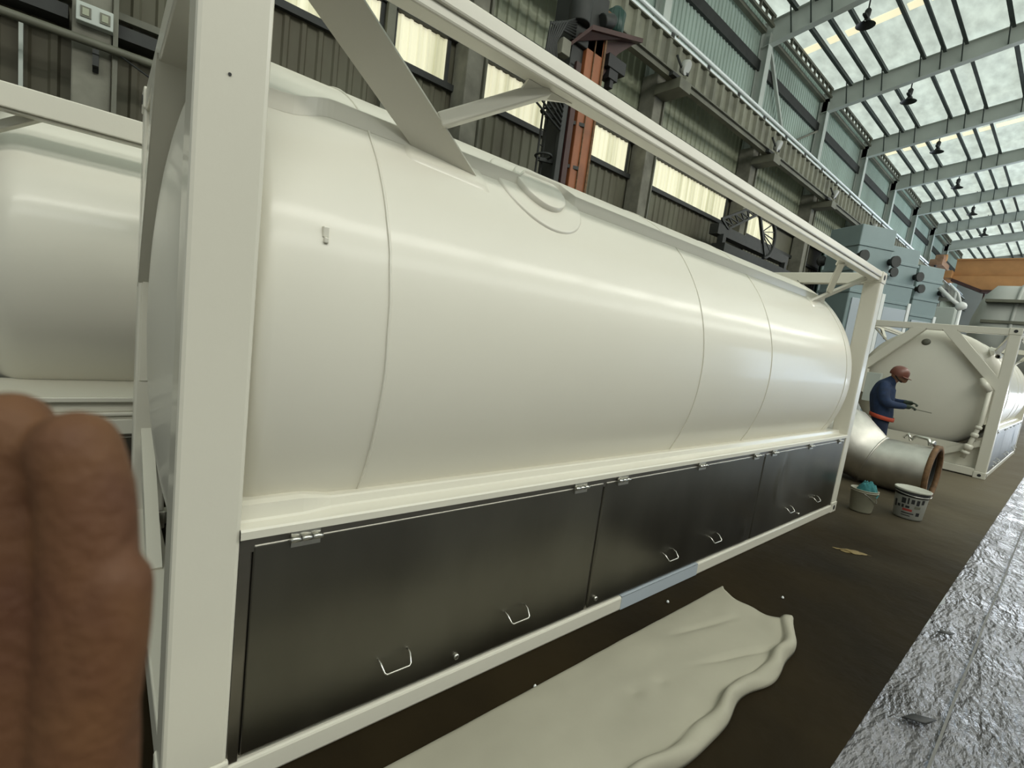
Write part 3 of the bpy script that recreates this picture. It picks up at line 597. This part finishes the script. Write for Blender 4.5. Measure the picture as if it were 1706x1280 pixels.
loft([ringpts(c1, r0 * 1.02, seam_ax), ringpts(c1 + Vector((.03, .12, .05)), r0 * 1.10, (.2, .9, .35)), ringpts(c2, r0 * 1.46, (.2, .9, .35)), ringpts(c2 + Vector((.2, .7, .1)), r0 * 1.55, (.2, .95, .1))]).build('pipe_reducer', PIPEM, pp)
MB().tube(ringpts(c1, r0 * 1.03, seam_ax), .012, 8, closed=True).build('weld_bead', PIPEM, pp)
fl = MB(); n = 48; a_ = ringpts(c0 - dv * .055, r0 + .045, dv, n); b_ = ringpts(c0, r0 + .045, dv, n); c_ = ringpts(c0 - dv * .055, r0 - .02, dv, n); d_ = ringpts(c0, r0 - .02, dv, n)
for A, B in ((a_, b_), (b_, d_), (d_, c_), (c_, a_)): fl.add(A + B, [(k, (k + 1) % n, n + (k + 1) % n, n + k) for k in range(n)], True)
fl.build('end_flange', RUST, pp)
cl = MB().tube([(-.01, .05, 2 * r0 + .03), (.03, .10, 2 * r0 + .10), (.03, .22, 2 * r0 + .10), (.04, .27, 2 * r0 + .05)], .022, 8).tube([(.04, .27, 2 * r0 + .03), (.04, .31, 2 * r0 + .11), (.05, .35, 2 * r0 + .05)], .02, 8).lathe([(0, .04), (.06, .04)], (.02, .02, 2 * r0 + .05), (.2, .9, 0), 12, True, True)
cl.build('clamp', CHROME, pp)

b1 = empty('plastic_bucket', (6.40, -.15, 0), 'plain translucent beige bucket with a teal rag on it, by the far post foot', 'bucket')
MB().lathe([(0, .002), (.004, .10), (.02, .105), (.25, .128), (.255, .134), (.262, .134), (.264, .126), (.05, .10)], (0, 0, 0), (0, 0, 1), 36, True).build('bucket_body', BUCK, b1)
MB().lathe([(.232, .128), (.236, .136), (.243, .136), (.247, .129)], (0, 0, 0), (0, 0, 1), 36).build('rim_band', BUCK, b1)
MB().tube([(.128 * math.cos(a), .128 * math.sin(a) , .235 - .10 * math.sin(a) ** 2 * (1 if math.sin(a) < 0 else .2)) for a in [PI + PI * k / 16 for k in range(17)]], .003, 6).build('wire_handle', CHROME, b1)
def ragf(u, v):
    a = 2 * PI * u; r = .001 + .115 * v
    h = .30 + .035 * noise.noise((3 * math.cos(a) * v, 3 * math.sin(a) * v, 4)) - .10 * max(0, v - .55) / .45 + .02 * noise.noise((9 * math.cos(a) * v, 9 * math.sin(a) * v, 1)) - .03 * v
    return (.03 + r * 1.1 * math.cos(a), -.02 + r * math.sin(a), h)
rg = MB().grid(ragf, 48, 14).build('rag', RAG); rg.location = (6.40, -.15, .035); tag(rg, 'crumpled teal cloth rag lying on top of the beige bucket', 'rag')
b2 = empty('paint_bucket', (6.80, -.50, 0), 'white printed paint bucket with pale lid and black band, in front of the pipe mouth', 'bucket')
MB().lathe([(0, .002), (.004, .125), (.02, .132), (.30, .152)], (0, 0, 0), (0, 0, 1), 40, True).build('bucket_body', BUCKW, b2)
MB().lathe([(.262, .151), (.264, .1535), (.315, .158), (.318, .152)], (0, 0, 0), (0, 0, 1), 40).build('neck_band', BLACK, b2)
MB().lathe([(.312, .150), (.316, .166), (.336, .168), (.340, .160), (.334, .152), (.334, .001)], (0, 0, 0), (0, 0, 1), 40).build('bucket_lid', LIDM, b2)
def patch(z0, z1, a0, a1, m, nm):
    mb = MB(); n = 8
    def f(u, v):
        z = z0 + v * (z1 - z0); a = a0 + u * (a1 - a0); r = .1325 + (z - .02) / .28 * .02 + .0012
        return (r * math.cos(a), r * math.sin(a), z)
    return mb.grid(f, n, 2).build(nm, m, b2, fix=False)
base = math.radians(186)
for z0, z1, a0, a1, mm in ((.18, .24, -.5, -.22, BLACK), (.18, .25, -.12, -.02, BLACK), (.19, .24, .10, .30, BLACK), (.18, .24, .42, .62, BLACK), (.10, .125, -.35, .25, REDP), (.07, .082, -.4, .4, BLACK), (.045, .054, -.4, .2, BLACK), (.13, .16, -.75, -.55, BLACK), (.12, .20, -1.05, -.85, BLACK), (.13, .165, -.45, -.30, BLACK), (.135, .16, -.2, .05, BLACK), (.06, .10, .55, .8, BLACK), (.14, .17, .35, .75, GIRD), (.20, .25, .75, .95, BLACK)):
    patch(z0, z1, base + a0, base + a1, mm, 'print_patch')
MB().tube([(.166 * math.cos(a), .166 * math.sin(a), .30 - .02 * math.sin((a - 2.2) * 1.0)) for a in [2.2 + PI * k / 16 for k in range(17)]], .0035, 6).build('wire_handle', CHROME, b2)
ys = MB().grid(lambda u, v: (4.76 + .16 * u + .03 * noise.noise((u * 4, v * 3, 0)), -.40 + (.09 + .03 * noise.noise((u * 5, 1, 0))) * (v - .5) * 1.2 - .15 * u, .004 + .014 * math.sin(PI * v) * math.sin(PI * u)), 16, 6).build('paper_scrap', YELLOW); tag(ys, 'small flattened yellowish scrap on the dark floor', 'scrap')
for k, (x, y, s) in enumerate(((2.53, -.10, .009), (3.33, -.47, .009), (1.33, -.185, .008))):
    p = MB().lathe([(-s, .001), (-s * .5, s), (s * .4, s * .8), (s, .001)], (0, 0, 0), (.3, .2, 1), 7).build('paint_chip', WHITE); p.location = (x, y, s)
    tag(p, ('tiny white chip on the floor along the bottom rail', 'tiny white chip on the open floor beyond the canvas', 'tiny white chip on the floor beside the long edge of the canvas')[k], 'chip')
for k, (x, y, s) in enumerate(((2.75, -1.28, .07), (2.15, -1.33, .06), (2.35, -1.5, .06), (3.9, -1.22, .05))):
    p = MB().lathe([(-.006, .002), (-.002, s), (.004, s * .8), (.006, .002)], (0, 0, 0), (.06, .05, 1), 4).build('stone_chip', BLACK); p.location = (x, y, .018); p.scale = (1.4, .5, 1); p.rotation_euler = (0, 0, -.6)
    tag(p, ('black flake on the shiny paving, largest of them', 'black flake at the inner edge of the paving, lower', 'black flake farther right on the shiny paving', 'black flake on the paving, farthest along')[k], 'flake')

# the grey-white canvas sheet
def sheet(u, v):
    x0 = -.3; yL = -.195 - .012 * (1 - u)
    xf = 3.0 + .05 * math.exp(-(v / .06) ** 2) - .10 * math.sin(PI * min(1, v * 1.05)) ** .8 + .012 * math.sin(v * 15)
    x = x0 + (xf - x0) * u
    yR = -.80 + .016 * math.sin(x * 6.5) + .010 * math.sin(x * 15 + 1) + .12 * max(0, (u - .84) / .16) ** 1.5
    y = yL + (yR - yL) * v
    t = max(0, (v - .84) / .16)
    ripple = noise.noise((x * 3.2, 7, 0)); fine = noise.noise((x * 9, 2, v * 4))
    crest = .038 + .028 * ripple + .010 * fine
    ct = min(1, t / .35)
    fold = crest * min(1, x * .5 + .35) * (ct * ct * (3 - 2 * ct)) * (1 if t < .35 else (1 - ((t - .35) / .65) ** 1.6))
    y += t * t * (.05 + .03 * ripple) * (1 - u * .3) - (.020 * math.sin(x * 21 + 2 * ripple) * t * (1 - t))
    wr = .010 * noise.noise((x * 1.2, y * 3, 3)) + .004 * noise.noise((x * 6, y * 9, 1)) + .016 * max(0, u - .6) * math.sin(v * 9 - x * 2.5) * (.3 + v)
    crease = -.010 * math.exp(-((y + .33 + .22 * (x - 2.2)) / .02) ** 2) * math.exp(-((x - 2.45) / .25) ** 4) - .012 * math.exp(-((y + .62 + .3 * (x - 2.4)) / .018) ** 2) * math.exp(-((x - 2.4) / .3) ** 4)
    dent = -.010 * math.exp(-(((x - 1.67) / .035) ** 2 + ((y + .47) / .03) ** 2)) - .008 * math.exp(-(((x - 1.83) / .03) ** 2 + ((y + .50) / .025) ** 2))
    z = .014 + .022 * math.sin(PI * min(1, v * 1.12)) ** .6 + wr + fold + crease + dent + (.030 * max(0, (u - .95) / .05) * max(0, v - .6) * 2)
    return (x, y, max(z, .006) if 0 < v < 1 else .006)
s = MB().grid(sheet, 150, 60).build('canvas_sheet', SHEET); tag(s, 'grey-white canvas sheet lying on the floor in front of the tank, right edge crumpled', 'sheet')
sm = s.modifiers.new('thick', 'SOLIDIFY'); sm.thickness = .012; sm.offset = 1

# ------------------------------------------------------------------ people
def skin_mesh(name, chains, m, parent=None, voxel=None, smooth_it=4, sub=2):
    """chains: list of lists of (x,y,z,r); tubes with round ends fused into one continuous surface"""
    mb = MB()
    for ch in chains:
        pts = [Vector(c[:3]) for c in ch]; rs = [c[3] for c in ch]
        # catmull-rom subdivision of the chain
        P = []; Rr = []
        for i in range(len(pts) - 1):
            p0 = pts[max(i - 1, 0)]; p1 = pts[i]; p2 = pts[i + 1]; p3 = pts[min(i + 2, len(pts) - 1)]
            for k in range(6):
                t = k / 6; P.append(.5 * ((2 * p1) + (p2 - p0) * t + (2 * p0 - 5 * p1 + 4 * p2 - p3) * t * t + (3 * p1 - p0 - 3 * p2 + p3) * t ** 3)); Rr.append(rs[i] + (rs[i + 1] - rs[i]) * t)
        P.append(pts[-1]); Rr.append(rs[-1])
        d0 = (P[0] - P[1]).normalized(); d1 = (P[-1] - P[-2]).normalized()
        A = [P[0] + d0 * Rr[0] * math.sin(a) for a in (1.45, 1.1, .7, .35)]; Ar = [Rr[0] * math.cos(a) for a in (1.45, 1.1, .7, .35)]
        B = [P[-1] + d1 * Rr[-1] * math.sin(a) for a in (.35, .7, 1.1, 1.45)]; Br = [Rr[-1] * math.cos(a) for a in (.35, .7, 1.1, 1.45)]
        mb.tube(A + P + B, Ar + Rr + Br, 16)
    o = mb.build(name, m, parent, fix=True)
    if voxel:
        r = o.modifiers.new('remesh', 'REMESH'); r.mode = 'VOXEL'; r.voxel_size = voxel; r.use_smooth_shade = True
        s_ = o.modifiers.new('smooth', 'SMOOTH'); s_.iterations = smooth_it; s_.factor = .5
    return o
wk = empty('person', (9.45, .62, 0), 'person in navy workwear and brown-red helmet, head bent over something held in both hands', 'person', None, math.radians(-84))
# local: faces +x, left is +y
skin_mesh('body', [[(.14, 0, .95, .09), (.11, 0, 1.15, .10), (.12, 0, 1.36, .085), (.19, 0, 1.46, .055), (.23, 0, 1.52, .055)],
                   [(.235, 0, 1.56, .085), (.265, 0, 1.60, .092)], [(.295, 0, 1.535, .062), (.325, 0, 1.50, .045)], [(.35, 0, 1.545, .014), (.366, 0, 1.525, .016)],
                   [(.26, .088, 1.565, .020), (.25, .093, 1.545, .016)], [(.26, -.088, 1.565, .020), (.25, -.093, 1.545, .016)]], FACE, wk, .012)
skin_mesh('jacket', [[(.15, 0, .90, .150), (.12, 0, 1.05, .158), (.10, 0, 1.22, .168), (.12, 0, 1.36, .145), (.15, 0, 1.43, .10), (.175, 0, 1.475, .075)],
                     [(.15, .10, .90, .11), (.11, .10, 1.15, .12), (.12, .11, 1.36, .09)], [(.15, -.10, .90, .11), (.11, -.10, 1.15, .12), (.12, -.11, 1.36, .09)],
                     [(.12, .17, 1.38, .082), (.14, .235, 1.24, .078), (.20, .235, 1.14, .070), (.31, .18, 1.135, .057), (.40, .14, 1.15, .048)],
                     [(.12, -.17, 1.38, .082), (.14, -.235, 1.23, .078), (.20, -.235, 1.12, .070), (.31, -.16, 1.10, .057), (.40, -.11, 1.10, .048)]], JACK, wk, .016)
skin_mesh('trousers', [[(.15, .0, .90, .14), (.15, .07, .84, .115), (.15, .095, .66, .094), (.15, .10, .48, .075), (.10, .10, .26, .066), (.09, .10, .06, .062)],
                       [(.15, .0, .90, .14), (.15, -.07, .84, .115), (.18, -.095, .66, .094), (.20, -.10, .48, .075), (.17, -.10, .26, .066), (.16, -.10, .06, .062)]], TROU, wk, .016)
bl = MB(); n = 40
vs = []
for z, sc in ((.845, 1.0), (.848, 1.04), (.905, 1.045), (.91, 1.0)):
    for k in range(n): a = 2 * PI * k / n; vs.append((.15 + .162 * sc * math.cos(a), .215 * sc * math.sin(a), z - .03 * math.cos(a)))
bl.add(vs, [(i * n + k, i * n + (k + 1) % n, (i + 1) * n + (k + 1) % n, (i + 1) * n + k) for i in range(3) for k in range(n)], True).build('red_hem', BELT, wk)
axh = Vector((.30, 0, .954)).normalized()
MB().lathe([(-.035, .118), (-.01, .128), (.03, .127), (.07, .117), (.105, .090), (.128, .05), (.135, .002)], (.25, 0, 1.585), axh, 32).build('helmet', HAT, wk)
vis = MB().grid(lambda u, v: tuple(Vector((.25, 0, 1.580)) + Vector((axh.z, 0, -axh.x)) * (math.cos((u - .5) * 2.2) * (.118 + .06 * v)) + Vector((0, 1, 0)) * (math.sin((u - .5) * 2.2) * (.118 + .03 * v)) + axh * (.004 - .012 * v)), 16, 4)
vo_ = vis.build('helmet_visor', HAT, wk); vm = vo_.modifiers.new('t', 'SOLIDIFY'); vm.thickness = .008
MB().tube([(.20, .10, 1.60), (.225, .098, 1.54), (.28, .06, 1.475), (.30, 0, 1.462), (.28, -.06, 1.475), (.225, -.098, 1.54), (.20, -.10, 1.60)], .007, 6).build('chin_strap', BLACK, wk)
for sy, zc_, yc_ in ((1, 1.155, .125), (-1, 1.10, -.095)):
    ch = [[(.395, yc_, zc_, .034), (.46, yc_ * .9, zc_ + .002, .036)]]
    for q in range(4): yq = yc_ * .9 + (q - 1.5) * .019; L = (.070, .082, .078, .062)[q]; ch.append([(.48, yq, zc_ + .002, .0105), (.48 + L * .5, yq * .95, zc_ + .002, .0098), (.48 + L * .85, yq * .92, zc_ - .014, .009), (.48 + L * .80, yq * .9, zc_ - .032, .0085)])
    ch.append([(.435, yc_ - sy * .03, zc_ + .012, .012), (.475, yc_ - sy * .052, zc_ + .016, .011), (.51, yc_ - sy * .054, zc_ + .008, .0095)])
    skin_mesh('glove', ch, GLOVE, wk, .005, 2)
for sy, ox in ((1, .10), (-1, .17)):
    MB().lathe([(-.13, .02), (-.11, .045), (-.04, .054), (.05, .052), (.12, .045), (.16, .025)], (.03 + ox, sy * .10, .045), (1, 0, 0), 16, True, True).build('boot', BLACK, wk)
hp_ = MB().beam((.50, -.085, 1.085), (.74, -.05, 1.065), .011, .011).build('hand_tool', GIRD); tag(hp_, 'thin dark tool held out in the gloved hands of the worker', 'tool')
hp_.matrix_world = Matrix.Translation((9.45, .62, 0)) @ Matrix.Rotation(math.radians(-84), 4, 'Z')

# the hand close beside the lens
hand = skin_mesh('hand', [
    [(-.1620, -1.3590, 1.405, .021), (-.1620, -1.3550, 1.432, .017), (-.1645, -1.3475, 1.452, .0108), (-.1664, -1.3412, 1.4853, .0094), (-.1679, -1.3357, 1.5110, .0092), (-.1687, -1.3325, 1.5280, .0086)],
    [(-.1615, -1.3590, 1.405, .021), (-.1590, -1.3565, 1.432, .017), (-.1550, -1.3560, 1.452, .0104), (-.1543, -1.3527, 1.4836, .0088), (-.1549, -1.3468, 1.5123, .0088), (-.1574, -1.3432, 1.5262, .0084)],
    [(-.1600, -1.3600, 1.405, .020), (-.1575, -1.3580, 1.430, .0125), (-.1553, -1.3570, 1.4600, .0092), (-.1522, -1.3555, 1.4835, .0084), (-.1502, -1.3540, 1.4985, .0070)],
    [(-.1640, -1.3560, 1.405, .020), (-.1720, -1.3490, 1.440, .0125), (-.1800, -1.3330, 1.470, .0095), (-.1840, -1.3240, 1.500, .0088)],
    [(-.25, -1.70, 1.10, .046), (-.19, -1.50, 1.21, .038), (-.1640, -1.3760, 1.335, .027), (-.1625, -1.3630, 1.385, .024), (-.1610, -1.3590, 1.415, .022)]], SKIN, None, .0014, 6)
tag(hand, 'blurred brown fingers of a hand raised close to the lens in the lower left corner', 'hand')
